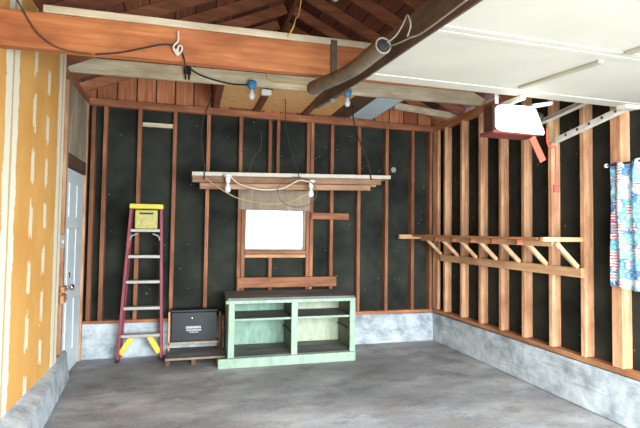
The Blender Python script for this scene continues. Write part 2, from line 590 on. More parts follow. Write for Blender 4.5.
# concrete curbs
def curb(name, pts):
    return struct(B().hexa(pts).build(name, M['curb'], bevel=.012))
curb('baseboard_back', [(XL - .1, YB - .03, 0), (XR + .1, YB - .03, 0), (XR + .1, YB + SD, 0), (XL - .1, YB + SD, 0),
                        (XL - .1, YB + .0, ZC + .03), (XR + .1, YB + .0, ZC), (XR + .1, YB + SD, ZC), (XL - .1, YB + SD, ZC + .03)])
curb('baseboard_right', [(XR, YF, 0), (XR + SD, YF, 0), (XR + SD, YB, 0), (XR, YB, 0),
                         (XR - .0, YF, ZC + .02), (XR + SD, YF, ZC + .02), (XR + SD, YB, ZC), (XR, YB, ZC)])
curb('baseboard_left', [(XL - .09, YF, 0), (-.62, YF, 0), (-1.058, 4.86, 0), (XL - .09, 4.86, 0),
                        (XL - .09, YF, .2), (-1.06, YF, .2), (-1.09, 4.86, .275), (XL - .09, 4.86, .275)])
# plates
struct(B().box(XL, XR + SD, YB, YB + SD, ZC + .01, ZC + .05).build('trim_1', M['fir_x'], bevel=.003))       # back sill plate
struct(B().box(XR, XR + SD, YF, YB - .002, ZC + .021, ZC + .06).build('trim_2', M['fir_y'], bevel=.003))     # right sill plate
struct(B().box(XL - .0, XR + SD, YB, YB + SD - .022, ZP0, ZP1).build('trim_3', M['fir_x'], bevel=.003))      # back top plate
struct(B().box(XR, XR + SD, YF, YB - .002, ZP0, ZP1).build('trim_4', M['fir_y'], bevel=.003))                # right top plate
struct(B().box(XL - SD, XL, YF, YB + SD - .022, ZP0, ZP1).build('trim_5', M['fir_y'], bevel=.003))           # left top plate

# ------------------------------------------------------------------ wall studs
NTH = ['first', 'second', 'third', 'fourth', 'fifth', 'sixth', 'seventh', 'eighth', 'ninth', 'tenth', 'eleventh', 'twelfth', 'thirteenth', 'fourteenth', 'fifteenth', 'sixteenth']
SW = .042
# (x, bottom, top, width, label)
ZS0, ZS1 = ZC + .052, ZP0 - .002
back = [(-1.075, ZS0, ZS1, 'corner stud of the back wall next to the white door'),
        (-.953, ZS0, ZS1, 'back wall stud second from the corner with the white door'),
        (-.595, ZS0, ZS1, 'back wall stud directly behind the step ladder'),
        (-.213, ZS0, ZS1, 'back wall stud between the step ladder and the black box'),
        (.165, ZS0, ZS1, 'back wall stud rising behind the black metal box'),
        (.545, ZS0, ZS1, 'stud along the window beside the cripple framing, nearer the ladder'),
        (1.435, ZS0, ZS1, 'outer stud of the pair on the shelf bracket side of the window'),
        (1.695, ZS0, ZS1, 'back wall stud crossed by the short brown block beside the window'),
        (2.06, ZS0, ZS1, 'back wall stud just past the end of the green cabinet'),
        (2.448, ZS0, ZS1, 'back wall stud where the hanging white shelf ends'),
        (2.822, ZS0, ZS1, 'back wall stud beside the round hole, before the far corner studs'),
        (3.09, ZS0, ZS1, 'corner stud of the back wall next to the bracketed shelf')]
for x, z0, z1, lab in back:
    o = B().box(x, x + SW, YB, YB + SD - .002, z0, z1).build('wall_stud', M['dim_stud'], loc=(x, YB, z0), bevel=.002)
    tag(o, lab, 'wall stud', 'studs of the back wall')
o = B().box(.592, .634, YB, YB + SD - .002, ZS0, 1.93).build('window_stud', M['dim_stud'], loc=(.592, YB, ZS0), bevel=.002)
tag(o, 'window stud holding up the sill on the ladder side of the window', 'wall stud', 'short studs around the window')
o = B().box(1.387, 1.429, YB, YB + SD - .002, ZS0, 1.93).build('window_stud', M['dim_stud'], loc=(1.387, YB, ZS0), bevel=.002)
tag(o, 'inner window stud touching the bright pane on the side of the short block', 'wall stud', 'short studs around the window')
o = B().box(.925, .965, YB, YB + SD - .002, ZS0, 1.095).build('cripple_stud', M['dim_stud'], loc=(.925, YB, ZS0), bevel=.002)
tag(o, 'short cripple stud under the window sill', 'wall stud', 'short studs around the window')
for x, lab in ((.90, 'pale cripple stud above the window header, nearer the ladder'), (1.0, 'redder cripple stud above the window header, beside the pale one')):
    o = B().box(x, x + .04, YB, YB + SD - .002, 1.935, ZS1).build('cripple_stud', M['dim_stud'], loc=(x, YB, 1.935), bevel=.002)
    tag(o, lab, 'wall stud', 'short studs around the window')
o = B().box(1.385, 1.427, YB, YB + SD - .002, 1.935, ZS1).build('cripple_stud', M['dim_stud'], loc=(1.385, YB, 1.935), bevel=.002)
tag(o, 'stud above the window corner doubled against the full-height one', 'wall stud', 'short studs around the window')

right = [(5.235, 'studs'), (4.855, ''), (4.485, ''), (4.13, ''), (3.785, ''), (3.43, ''), (3.075, '')]
rl = ['side wall stud nearest the back corner under the shelf end', 'side wall stud second from the back corner, first with a full brace',
      'side wall stud third from the back corner under the bracketed shelf', 'side wall stud at the middle of the bracketed shelf',
      'side wall stud below the white opener, fifth from the back corner', 'side wall stud behind the hanging red pull handle',
      'side wall stud at the near end of the bracketed shelf']
for (y, _), lab in zip(right, rl):
    o = B().box(XR, XR + SD, y, y + SW, ZC + .063, ZS1).build('side_stud', M['stud'], loc=(XR, y, ZC + .063), bevel=.002)
    tag(o, lab, 'wall stud', 'studs of the side wall')
o = B().box(XR, XR + SD, 2.735, 2.825, ZC + .063, ZS1).build('side_stud', M['stud'], loc=(XR, 2.735, ZC + .063), bevel=.003)
tag(o, 'wide side wall stud partly covered by the boat print curtain', 'wall stud', 'studs of the side wall')
o = B().box(XR + .004, XR + .044, 5.42, YB - .002, ZC + .063, ZS1).build('side_stud', M['stud'], loc=(XR, 5.42, ZC + .063), bevel=.003)
tag(o, 'corner stud closing the back corner behind the shelf end', 'wall stud', 'studs of the side wall')
# left wall framing past the wallboard
for y, wdt, z0, lab in ((4.50, .045, .28, 'trimmer stud at the edge of the tan wallboard'),
                        (4.66, .06, .28, 'door stud carrying the latch beside the white door'),
                        (5.497, .05, .0, 'door stud on the hinge side of the white door, in the corner')):
    o = B().box(XL - SD + .002, XL, y, y + wdt, z0, ZS1).build('door_stud', M['stud'], loc=(XL, y, z0), bevel=.003)
    tag(o, lab, 'wall stud', 'studs beside the white door')
struct(B().box(XL - .085, XL - .004, 4.722, 5.495, 2.0, 2.13).build('trim_6', M['dark_brown'], bevel=.004))        # door header
struct(B().box(XL - .022, XL - .006, 4.722, 5.495, 2.132, ZP0 - .002).build('trim_7', M['old_z']))                    # boards over the door
struct(B().box(XL - .09, XL - .02, 4.722, 4.76, .0, 1.998).build('trim_8', M['fir_x'], bevel=.003))                  # door jamb
# wallboard
struct(B().box(XL - .004, XL + .012, YF, 4.497, .215, 2.995).build('wall_left_board', M['drywall'], loc=(0, 0, 0)))

# ------------------------------------------------------------------ white panel door with knob and deadbolt
d = struct(empty('door_1', (-1.125, 5.12, 0.01)), 'white panelled side door in the corner')
xf = -1.118
B().box(xf - .035, xf, 4.765, 5.49, .01, 1.992).build('door_slab', M['door_white'], d, bevel=.003)
for ya, yb in ((4.86, 5.08), (5.17, 5.39)):
    for za, zb in ((.22, .72), (.86, 1.42), (1.53, 1.86)):
        B().box(xf - .002, xf + .008, ya, yb, za, zb).build('door_panel', M['door_white'], d, bevel=.007)
kn = B().lathe((xf, 4.885, .86), (1, 0, 0), [(0, .032), (.006, .032), (.008, .012), (.03, .012), (.035, .026), (.055, .03), (.066, .02), (.068, .0)]).build('door_knob', M['chrome'], d, smooth=True)
db = B().lathe((xf, 4.94, .97), (1, 0, 0), [(0, .03), (.012, .028), (.014, .008)]).build('deadbolt', M['chrome'], d, smooth=True)
# splintered strike blocks on the latch-side stud
for z, h, lab in ((.845, .05, 'upper splintered wood block at the door latch'), (.745, .075, 'lower splintered wood block at the door latch')):
    o = B().hexa([(XL, 4.60, z), (XL + .03, 4.62, z), (XL + .02, 4.76, z + .02), (XL, 4.78, z + .01),
                  (XL, 4.60, z + h), (XL + .022, 4.62, z + h), (XL + .015, 4.77, z + h - .01), (XL, 4.78, z + h)]).build('strike_block', M['fir_y'], loc=(XL, 4.69, z))
    tag(o, lab, 'wood block', 'blocks at the door latch')
t = thing('light_switch', (XL + .001, 4.595, 1.30), 'white switch plate on the stud beside the white door', 'light switch')
B().box(XL, XL + .008, 4.50, 4.66, 1.24, 1.36).build('switch_plate', M['white'], t, bevel=.002)
B().box(XL + .008, XL + .018, 4.589, 4.601, 1.285, 1.315).build('toggle', M['white'], t, bevel=.001)

# ------------------------------------------------------------------ window
wi = struct(empty('window_1', (1.0, YB, 1.17)), 'small bright window in the back wall')
fx0, fx1, fz0, fz1 = .636, 1.385, 1.185, 1.70
b = B()
b.box(fx0, fx0 + .014, YB + .02, YB + .09, fz0 - .0, fz1); b.box(fx1 - .03, fx1, YB + .02, YB + .09, fz0, fz1)
b.box(fx0 + .014, fx1 - .03, YB + .02, YB + .09, fz0, fz0 + .018); b.box(fx0 + .014, fx1 - .03, YB + .02, YB + .09, fz1 - .03, fz1)
b.build('window_frame', M['grey_ply'], wi, bevel=.002)
B().box(fx0 + .012, fx1 - .028, YB + .058, YB + .064, fz0 + .016, fz1 - .028).build('pane', M['pane'], wi)
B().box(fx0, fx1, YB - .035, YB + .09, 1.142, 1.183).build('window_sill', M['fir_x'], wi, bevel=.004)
B().box(fx0, fx1, YB + .004, YB + .05, 1.097, 1.138).build('rough_sill', M['fresh_x'], wi, bevel=.004)
# header plywood above the window
o = B().box(.545, 1.43, YB - .014, YB - .002, 1.675, 1.925).build('plywood_header', M['grey_ply'], loc=(.99, YB, 1.675), bevel=.002)
tag(o, 'grey weathered plywood sheet above the bright window', 'plywood')
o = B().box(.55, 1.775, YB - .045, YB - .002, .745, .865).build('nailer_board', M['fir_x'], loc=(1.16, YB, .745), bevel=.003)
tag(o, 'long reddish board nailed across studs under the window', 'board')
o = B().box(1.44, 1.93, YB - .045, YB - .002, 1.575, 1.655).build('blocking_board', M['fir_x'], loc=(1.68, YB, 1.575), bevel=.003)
tag(o, 'short brown board fixed across a stud beside the window', 'board')
o = B().box(-.55, -.19 - .004 - .02, YB + .03, YB + .07, 2.60, 2.645).build('fire_block', M['grey_x'], loc=(-.37, YB, 2.6), bevel=.002)
tag(o, 'grey blocking piece between two studs above the ladder', 'board')
# round fitting in the tar paper
o = B().lathe((2.60, yb0 - .001, 2.26), (0, -1, 0), [(0, .036), (.010, .036), (.012, .025), (.012, .0)]).build('hole_cover', M['dot'], loc=(2.6, yb0, 2.26), smooth=False)
tag(o, 'small round pale cover on the tar paper of the back wall', 'wall cover')

# ------------------------------------------------------------------ hanging shelf over the window
t = thing('hanging_shelf', (1.14, 5.15, 1.90), 'long white-edged shelf hung by ropes above the window', 'shelf')
tilt = .062
def tb(b, x0, x1, y0, y1, z0, z1):
    k = lambda x: tilt * (x - 0) / 2.27
    return b.hexa([(x0, y0, z0 + k(x0)), (x1, y0, z0 + k(x1)), (x1, y1, z0 + k(x1)), (x0, y1, z0 + k(x0)),
                   (x0, y0, z1 + k(x0)), (x1, y0, z1 + k(x1)), (x1, y1, z1 + k(x1)), (x0, y1, z1 + k(x0))])
tb(B(), .006, 2.27, 5.0, 5.36, 1.992, 2.034).build('shelf_board', M['white_board'], t, bevel=.003)
tb(B(), .01, 2.16, 5.03, 5.07, 1.925, 1.991).build('front_rail', M['dull_x'], t, bevel=.003)
tb(B(), .09, 2.05, 5.09, 5.13, 1.86, 1.924).build('lower_rail', M['dull_x'], t, bevel=.003)
tb(B(), .09, 2.2, 5.28, 5.32, 1.925, 1.991).build('rear_rail', M['fresh_x'], t, bevel=.003)

def cord(name, pts, r, mat, label, cat, group=None, k=8, seg=6):
    sp = spline(pts, k)
    o = B().tube(sp, r, seg).build(name, mat, loc=tuple(sp[0]), smooth=True)
    return tag(o, label, cat, group)
cord('hanger_rope', [(.13, 4.99, 1.96), (.13, 4.985, 2.1), (.10, 4.98, 2.3), (.10, 4.99, 2.55), (.205, 5.0, 2.89)], .0065, M['black_cord'],
     'dark rope holding the hanging shelf at the ladder end', 'rope', 'ropes holding the shelf')
cord('hanger_rope', [(2.02, 4.99, 2.03), (1.97, 4.985, 2.25), (1.88, 4.99, 2.45), (1.80, 5.0, 2.7), (1.78, 5.0, 2.893)], .008, M['black_cord'],
     'dark rope holding the hanging shelf at its far end by the side wall', 'rope', 'ropes holding the shelf')
cord('hanger_rope', [(1.17, 4.985, 1.99), (1.13, 4.98, 2.1), (1.06, 4.98, 2.3), (1.0, 5.0, 2.6), (.99, 5.02, 2.898)], .0045, M['black_cord'],
     'thin dark rope coming down to the middle of the hanging shelf', 'rope', 'ropes holding the shelf')
cord('loose_wire', [(.62, 5.2, 2.062), (.68, 5.3, 2.25), (.78, 5.4, 2.4), (.80, 5.5, 2.62)], .004, M['brown_cord'], 'thin wire rising behind the hanging shelf to a stud', 'wire')

# work lights on the shelf front
def shelf_socket(x, z, y, label, tip):
    t = thing('lamp_socket', (x, y, z), label, 'lamp socket', 'white lamp sockets on the shelf')
    B().lathe((x, y, z), (0, 0, 1), [(0, .022), (.03, .026), (.06, .026), (.066, .045), (.085, .045), (.09, .02)]).build('socket', M['white'], t, smooth=False)
    B().lathe((x, y, z), (0, 0, -1), [(0, .014), (.02, .016), (.05, .03), (.075, .033), (.095, .024), (.105, .004)]).build('bulb', M['globe'], t, smooth=True)
shelf_socket(.375, 1.925, 4.95, 'white lamp socket with bulb at the ladder side of the shelf', 0)
shelf_socket(1.285, 1.905, 4.95, 'white lamp socket with bulb at the loops of brown wire', 0)
cord('electric_wire', [(.40, 4.95, 1.99), (.5, 4.94, 1.915), (.72, 4.94, 1.865), (.95, 4.94, 1.885), (1.08, 4.94, 1.95), (1.16, 4.94, 1.985), (1.28, 4.94, 1.965)], .0065, M['white_cord'],
     'white electrical cord looped between the two shelf lamp sockets', 'cord')
cord('tan_rope', [(.14, 4.97, 1.965), (.28, 4.96, 1.87), (.5, 4.95, 1.76), (.8, 4.95, 1.715), (1.05, 4.95, 1.745), (1.26, 4.95, 1.85)], .007, M['tan_rope'],
     'tan rope sagging below the shelf across the plywood', 'rope')
loop = [(1.12 + .22 * math.cos(a), 4.91, 1.85 + .165 * math.sin(a)) for a in [math.pi * 2 * k / 14 + 1.0 for k in range(15)]]
cord('wire_loop', loop, .0042, M['brown_cord'], 'large loop of dark brown wire hanging over the shelf edge', 'wire', k=3)

# ------------------------------------------------------------------ bracketed shelf on the side wall
t = thing('bracket_shelf', (3.0, 4.2, 1.05), 'long raw timber shelf on diagonal braces along the side wall', 'shelf')
B().box(XR - .04, XR - .002, 3.07, 5.29, 1.07, 1.15).build('ledger_board', M['fresh_y'], t, bevel=.003)
B().box(2.73, 2.92, 3.15, 5.34, 1.378, 1.398).build('shelf_board', M['fir_y'], t, bevel=.002)
B().box(2.93, XR - .004, 3.15, 5.34, 1.376, 1.396).build('shelf_board', M['fresh_y'], t, bevel=.002)
B().box(2.56, XR - .004, 5.36, 5.40, 1.345, 1.400).build('end_arm', M['fresh_x'], t, bevel=.003)
B().box(2.735, XR - .002, 3.085, 3.125, 1.365, 1.402).build('end_arm', M['fresh_x'], t, bevel=.003)
B().box(2.86, 2.90, 3.13, 5.355, 1.325, 1.376).build('front_rail', M['fresh_y'], t, bevel=.003)
for y in (5.235, 4.855, 4.485, 4.13, 3.785, 3.43, 3.085):
    B().bar((2.875, y + .02, 1.352), (XR - .045, y + .02, 1.155), .032, .036).build('brace', M['brace'], t, bevel=.002)
    B().box(2.80, XR - .004, y + .041, y + .078, 1.33, 1.374).build('arm', M['fir_x'], t, bevel=.002) if y < 5.2 and y > 3.2 else None

# ------------------------------------------------------------------ ceiling beams, joists, rafters
t = thing('tie_beam', (.9, 3.02, 2.47), 'deep red-brown tie beam crossing the garage beneath the roof', 'beam')
dz = .0145
k = lambda x: 2.466 + dz * (x + 1.1)
x0, x1 = XL - .09, XR + .09
B().hexa([(x0, 3.0, k(x0)), (x1, 3.0, k(x1)), (x1, 3.07, k(x1)), (x0, 3.07, k(x0)),
          (x0, 3.0, k(x0) + .215), (x1, 3.0, k(x1) + .215), (x1, 3.07, k(x1) + .215), (x0, 3.07, k(x0) + .215)]).build('beam_plank', M['beam'], t, bevel=.004)
x0 = -.86
B().hexa([(x0, 2.995, k(x0) + .217), (x1, 2.995, k(x1) + .217), (x1, 3.07, k(x1) + .217), (x0, 3.07, k(x0) + .217),
          (x0, 2.995, k(x0) + .262), (x1, 2.995, k(x1) + .262), (x1, 3.07, k(x1) + .262), (x0, 3.07, k(x0) + .262)]).build('cap_board', M['grey_x'], t, bevel=.004)
# weathered joist sitting on both wall plates, ends clipped to the roof slope
def plan(x): return 4.68 - .05 * (x + 1.06)
o = B().prism([(XL - .02, plan(XL), ZP1 + .002), (3.18, plan(3.18), ZP1 + .002), (3.18, plan(3.18), ZP1 + .075), (3.03, plan(3.03), ZP1 + .145),
               (-.95, plan(-.95), ZP1 + .145), (XL - .02, plan(XL), ZP1 + .08)], (0, .04, 0)).build('ceiling_joist', M['grey_x'], loc=(1, 4.6, ZP1), bevel=.002)
tag(o, 'weathered pale grey joist resting on both wall plates, with lamp sockets', 'joist', 'weathered ceiling joists')
o = B().prism([(2.285, 4.92, ZP1 + .004), (3.2, 5.12, ZP1 + .004), (3.2, 5.12, ZP1 + .05), (3.1, 5.10, ZP1 + .08), (2.285, 4.92, ZP1 + .08)], (0, .035, 0)).build('ceiling_joist', M['grey_x'], loc=(2.4, 5.1, ZP1), bevel=.002)
tag(o, 'thinner grey joist behind the pale blue loft panel', 'joist', 'weathered ceiling joists')
# rafters
ys = [5.40, 4.98, 4.58, 4.14, 3.72, 3.30]
rlab = ['against the gable boards', 'just in front of the gable rafter', 'over the weathered grey joist', 'just past the grey joist toward the beam', 'midway between grey joist and red beam', 'just behind the red beam']
for y, lab in zip(ys, rlab):
    for side, nm in ((-1, 'door-side roof slope'), (1, 'shelf-side roof slope')):
        xe = XL if side < 0 else XR
        xa, za = xe - side * -.05, ZR(xe) - .0
        p = (xe + side * .10, y, ZR(xe) - SL * .10 - .062); q = (RX + side * .048, y, ZR(RX) - SL * .048 - .062)
        o = B().bar(p, q, .04, .105).build('rafter', M['rafter'] if y < 5.3 else M['fir_x'], loc=p, bevel=.002)
        tag(o, f'rafter on the {nm}, {lab}', 'rafter', 'roof rafters')
o = B().box(RX - .02, RX + .02, 3.0, YB + .06, ZR(RX) - .17, ZR(RX) - .004).build('ridge_board', M['joist_y'], loc=(RX, 4.2, ZR(RX) - .17))
tag(o, 'ridge board along the peak of the roof', 'ridge board')
# loft: joists laid flat on the joist and plate, with panels on top
ZJ = ZP1 + .006
for x, wd_, lab in ((.225, .075, 'flat loft joist at the ladder end of the loft'), (.715, .075, 'flat loft joist behind the blue socket near the ladder'),
                    (1.315, .075, 'flat loft joist in the middle of the loft panels')):
    o = B().box(x, x + wd_, plan(x) + .045, 5.62, ZJ, ZJ + .03).build('loft_joist', M['joist_y'], loc=(x, 5.0, ZJ), bevel=.002)
    tag(o, lab, 'joist', 'flat loft joists')
for x0, x1, mt, lab in ((.27, .75, 'osb', 'orange plywood loft panel nearest the ladder'), (.755, 1.35, 'osb', 'middle orange plywood loft panel over the window'),
                    (1.355, 1.70, 'osb', 'orange plywood loft panel beside the brown one'), (1.705, 1.955, 'dark_brown', 'brown loft panel between orange plywood and blue panel'),
                    (1.96, 2.27, 'styro', 'pale blue panel lying on the loft near the side wall')):
    o = B().box(x0, x1, plan(x0) + .05, 5.62, ZJ + .032, ZJ + .048).build('plywood_sheet', M[mt], loc=(x0, 5.1, ZJ + .032), bevel=.001)
    tag(o, lab, 'panel', 'loft panels')

# fixtures and cords on the joist
def joist_lamp(x, mat, label, globe=True):
    y = plan(x) - .05
    t = thing('joist_lamp', (x, y, 2.84), label, 'lamp socket', 'lamp sockets on the grey joist')
    B().lathe((x, y, 2.91), (0, 0, -1), [(0, .03), (.012, .045), (.05, .045), (.075, .03), (.085, .022)]).build('socket', mat, t)
    B().lathe((x, y, 2.825), (0, 0, -1), [(0, .014), (.02, .016), (.05, .029), (.075, .031), (.095, .022), (.104, .003)]).build('bulb', M['globe'], t, smooth=True)
joist_lamp(.56, M['blue'], 'blue lamp socket with bulb on the grey joist, ladder side')
joist_lamp(1.545, M['blue'], 'blue lamp socket with bulb on the grey joist, under the sagging tube')
o = B().box(.66, .76, plan(.7) - .03, plan(.7) + .03, 2.79, 2.845).build('junction_box', M['white'], loc=(.7, plan(.7), 2.79), bevel=.006)
tag(o, 'small white junction box under the grey joist beside a blue socket', 'junction box')
cord('electric_wire', [(-.57, 2.985, 2.462), (-.434, 2.985, 2.489), (-.321, 2.985, 2.526), (-.206, 2.985, 2.565), (-.135, 2.985, 2.574), (-.095, 2.985, 2.555), (-.065, 2.985, 2.51), (-.05, 3.0, 2.44), (-.05, 3.4, 2.55), (-.055, 4.55, 3.01)], .005, M['black_cord'],
     'black power cord swagged across the red beam to the joist', 'cord')
cord('electric_wire', [(-.05, 4.6, 2.99), (.1, 4.6, 2.92), (.35, 4.58, 2.87), (.54, 4.57, 2.875)], .008, M['black_cord'], 'black cord from the plug to the blue socket', 'cord')
o = B().box(-.095, -.025, 4.58, 4.62, 2.93, 3.0).box(-.085, -.07, 4.59, 4.605, 2.87, 2.93).box(-.05, -.035, 4.59, 4.605, 2.87, 2.93).build('cord_plug', M['black_cord'], loc=(-.06, 4.6, 2.87), bevel=.004)
tag(o, 'black plug hanging in front of the grey joist', 'plug')
heart = [(-.1, 2.975, 2.66), (-.1, 2.975, 2.60), (-.12, 2.972, 2.572), (-.125, 2.972, 2.545), (-.10, 2.972, 2.51), (-.075, 2.972, 2.545), (-.08, 2.972, 2.57), (-.098, 2.972, 2.56), (-.098, 2.972, 2.52), (-.112, 2.968, 2.545)]
cord('hook_string', heart, .006, M['white_cord'], 'white string loop hanging on a nail in the red beam', 'string', k=5)
cord('loose_wire', [(-1.02, 2.985, 2.80), (-.99, 2.985, 2.73), (-.952, 2.985, 2.665), (-.892, 2.985, 2.567), (-.823, 2.985, 2.505), (-.76, 2.985, 2.475), (-.68, 2.985, 2.463), (-.59, 2.985, 2.462)], .005, M['brown_cord'], 'brown wire drooping down the end of the red beam', 'wire')
cord('yellow_rope', [(.60, 2.98, 2.72), (.635, 2.98, 2.79), (.66, 3.03, 2.87), (.70, 3.1, 2.95), (.74, 3.15, 3.2), (.8, 3.2, 3.55)], .005, M['yellow_cord'], 'yellow rope rising from the red beam into the roof', 'rope')
cord('yellow_wire', [(.72, 4.57, 3.02), (.72, 4.575, 2.96), (.8, 4.57, 2.93), (1.0, 4.565, 2.935), (1.25, 4.55, 2.91), (1.46, 4.545, 2.90)], .006, M['yellow_cord'], 'yellow wire running along the grey joist', 'wire')
# frosted bulb hanging from the ridge
t = thing('hanging_bulb', (1.075, 3.45, 3.3), 'white globe bulb hanging high under the roof', 'bulb')
B().lathe((1.075, 3.45, 3.26), (0, 0, 1), [(0, .003), (.006, .02), (.03, .04), (.055, .045), (.08, .04), (.105, .02), (.115, .016)]).build('globe', M['globe'], t, smooth=True)
B().lathe((1.075, 3.45, 3.375), (0, 0, 1), [(0, .018), (.05, .018), (.055, .005), (.3, .005)]).build('socket', M['black_metal'], t)

# ------------------------------------------------------------------ overhead door, raised
DX0, DX1, DYF, DZF, DT = .985, 3.075, 2.61, 2.358, math.radians(4.3)
def dp(x, s, h):
    """point on the raised door: s metres toward the front from the far edge, h below its underside"""
    return (x, DYF - s * math.cos(DT) - h * math.sin(DT), DZF - s * math.sin(DT) - h * math.cos(DT))
def dbox(b, x0, x1, s0, s1, h0, h1):
    return b.hexa([dp(x0, s0, h0), dp(x1, s0, h0), dp(x1, s1, h0), dp(x0, s1, h0), dp(x0, s0, h1), dp(x1, s0, h1), dp(x1, s1, h1), dp(x0, s1, h1)])
g = struct(empty('door_2', dp(2.03, 1.05, 0)), 'white overhead garage door raised flat')
L = 2.1
secs = [(0, .885), (.89, 1.52), (1.525, L)]
for s0, s1 in secs:
    se = dbox(B(), DX0, DX1, s0, s1, -.04, 0).build('door_section', M['overhead'], g, bevel=.004)
    # raised rails and stiles on the section
    w0 = .14 if s0 == 0 else .045
    dbox(B(), DX0 + .002, DX1 - .002, s0 + .003, s0 + w0, .0, .005).build('section_rail', M['overhead'], se, bevel=.002)
    dbox(B(), DX0 + .002, DX1 - .002, s1 - .045, s1 - .003, .0, .005).build('section_rail', M['overhead'], se, bevel=.002)
for sa, sb in ((.205, .80), (.94, 1.47), (1.575, 2.05)):
    dbox(B(), 1.945, 1.98, sa, sb, .0, .016).build('groove_strip', M['groove'], g, bevel=.002)  # raised olive grey strips drawn where the door's grooves run
dbox(B(), DX0 - .022, DX0 - .001, .0, L, -.06, .012).build('edge_board', M['dark_brown'], g, bevel=.003)
dbox(B(), DX0 - .06, DX0 - .024, .82, L, -.10, .014).build('edge_channel', M['dark_steel'], g, bevel=.006)
# hinge hardware in the far corner by the side wall
hb = B(); dbox(hb, 2.93, 3.06, .02, .10, .0, .03)
hb.build('corner_bracket', M['steel'], g, bevel=.003)

# track on the near-camera side and its hanger
t = thing('door_track', (.84, 2.4, 2.3), 'dark steel angle track beside the raised overhead door', 'track', 'overhead door tracks')
b = B()
b.prism([(.905, y, z) for y, z in ((3.42, 2.372), (2.33, 2.264), (1.775, 2.228), (1.0, 2.17), (1.0, 2.335), (2.06, 2.388), (2.96, 2.428), (3.42, 2.45))], (.012, 0, 0)); b.build('track_flange', M['dark_y'], t, bevel=.002)
b = B(); b.bar((.928, 3.40, 2.374), (.928, 2.64, 2.298), .02, .006); b.build('track_lip', M['dark_steel'], t, bevel=.002)
B().bar((.925, 2.988, 2.30), (.925, 2.988, 2.74), .045, .01, (0, 1, 0)).build('hanger_strap', M['dark_steel'], t, bevel=.002)
# sagging ribbed tube
pts = spline([(.80, 3.068, 2.416), (.80, 2.84, 2.376), (.80, 2.51, 2.313), (.80, 2.29, 2.276), (.80, 2.14, 2.261), (.80, 1.98, 2.252), (.80, 1.855, 2.244)], 12)
t = thing('ribbed_tube', (.84, 2.5, 2.3), 'sagging dusty grey tube with an open end beside the overhead door', 'tube')
rad = [.036 + .010 * max(0, 1 - i / 30) + .003 * (i % 2) for i in range(len(pts))]
B().tube(pts, rad, 18, caps=False).build('tube_wall', M['tube'], t, smooth=True)
B().tube(pts, .028, 14, caps=True).build('dark_core', M['hollow_dark'], t, smooth=True)  # capped black core paints the darkness inside the open end
B().tube([Vector(pts[-1]) + Vector((.034 * math.cos(a), 0, .034 * math.sin(a))) for a in [2 * math.pi * i / 20 for i in range(21)]], .005, 6).build('tube_rim', M['tube'], t, smooth=True)
cord('lift_cable', [(.82, 1.835, 2.235), (.83, 1.75, 2.22), (.845, 1.68, 2.215), (.862, 1.6, 2.208), (.872, 1.3, 2.2)], .004, M['dull'], 'bare steel cable running from the open tube end along the track', 'cable', 'steel cables at the tube')
cord('cable_loop', [(.81, 1.835, 2.25), (.83, 1.79, 2.265), (.84, 1.74, 2.295), (.84, 1.70, 2.315), (.85, 1.69, 2.27), (.85, 1.72, 2.235)], .004, M['dull'], 'curled steel cable loop above the open tube end', 'cable', 'steel cables at the tube')

# track and perforated brace by the side wall
t = thing('door_track', (3.05, 3.1, 2.5), 'pale steel track behind the opener by the side wall', 'track', 'overhead door tracks')
B().bar((3.04, 3.42, 2.445), (3.04, 2.70, 2.525), .012, .05).build('track_flange', M['steel'], t, bevel=.002)
B().bar((3.02, 3.42, 2.417), (3.02, 2.70, 2.497), .05, .008).build('track_lip', M['steel'], t, bevel=.002)
pu = B().lathe((2.93, 3.38, 2.455), (1, 0, 0), [(0, .045), (.008, .05), (.014, .036), (.024, .036), (.03, .05), (.038, .045)]).build('pulley', M['dark_steel'], t)
B().lathe((2.922, 3.38, 2.455), (1, 0, 0), [(0, .012), (.06, .012)]).build('axle', M['chrome'], pu)
B().lathe((3.06, 3.36, 2.24), (0, 0, 1), [(0, .03), (.02, .034), (.2, .034), (.22, .02)]).build('post_sleeve', M['tan_rope'], t, smooth=False)
t = thing('perforated_brace', (3.0, 2.9, 2.29), 'perforated steel angle sloping up to the overhead door corner', 'bracket')
p, q = Vector((3.0, 3.235, 2.235)), Vector((3.0, 2.535, 2.357))
B().bar(p, q, .006, .042).build('angle_web', M['steel'], t, bevel=.001)
B().bar(p + Vector((.018, 0, -.021)), q + Vector((.018, 0, -.021)), .036, .005).build('angle_flange', M['steel'], t, bevel=.001)
for i in range(1, 6):
    c = p.lerp(q, i / 6)
    B().lathe(c + Vector((-.0032, 0, 0)), (-1, 0, 0), [(0, .012), (.003, .012), (.004, .0)], 10).build('bolt', M['chrome'] if i % 2 else M['dark_steel'], t)

# ------------------------------------------------------------------ opener
t = thing('door_opener', (2.1, 2.85, 2.1), 'garage door opener with glowing white lens and dark red case', 'door opener')
B().box(1.975, 2.32, 2.685, 2.80, 2.13, 2.315).build('motor_case', M['opener'], t, bevel=.008)
B().box(1.955, 2.325, 2.655, 2.815, 2.105, 2.129).build('base_tray', M['opener_red'], t, bevel=.004)
le = B()
le.hexa([(1.972, 2.59, 2.10), (2.345, 2.59, 2.095), (2.335, 2.684, 2.131), (1.972, 2.684, 2.131),
         (1.972, 2.585, 2.285), (2.25, 2.585, 2.292), (2.25, 2.684, 2.30), (1.972, 2.684, 2.30)])
le.build('lens', M['lens'], t, bevel=.022)
B().bar((2.05, 2.75, 2.316), (2.05, 2.75, 2.85), .03, .004, (0, 1, 0)).build('hanger_strap', M['steel'], t)
B().box(2.09, 2.13, 2.55, 2.79, 2.317, 2.345).build('rail_end', M['steel'], t, bevel=.002)
B().prism([(2.28, 2.66, 2.30), (2.50, 2.72, 2.36), (2.50, 2.72, 2.385), (2.28, 2.66, 2.33)], (0, .03, 0)).build('side_arm', M['white'], t)
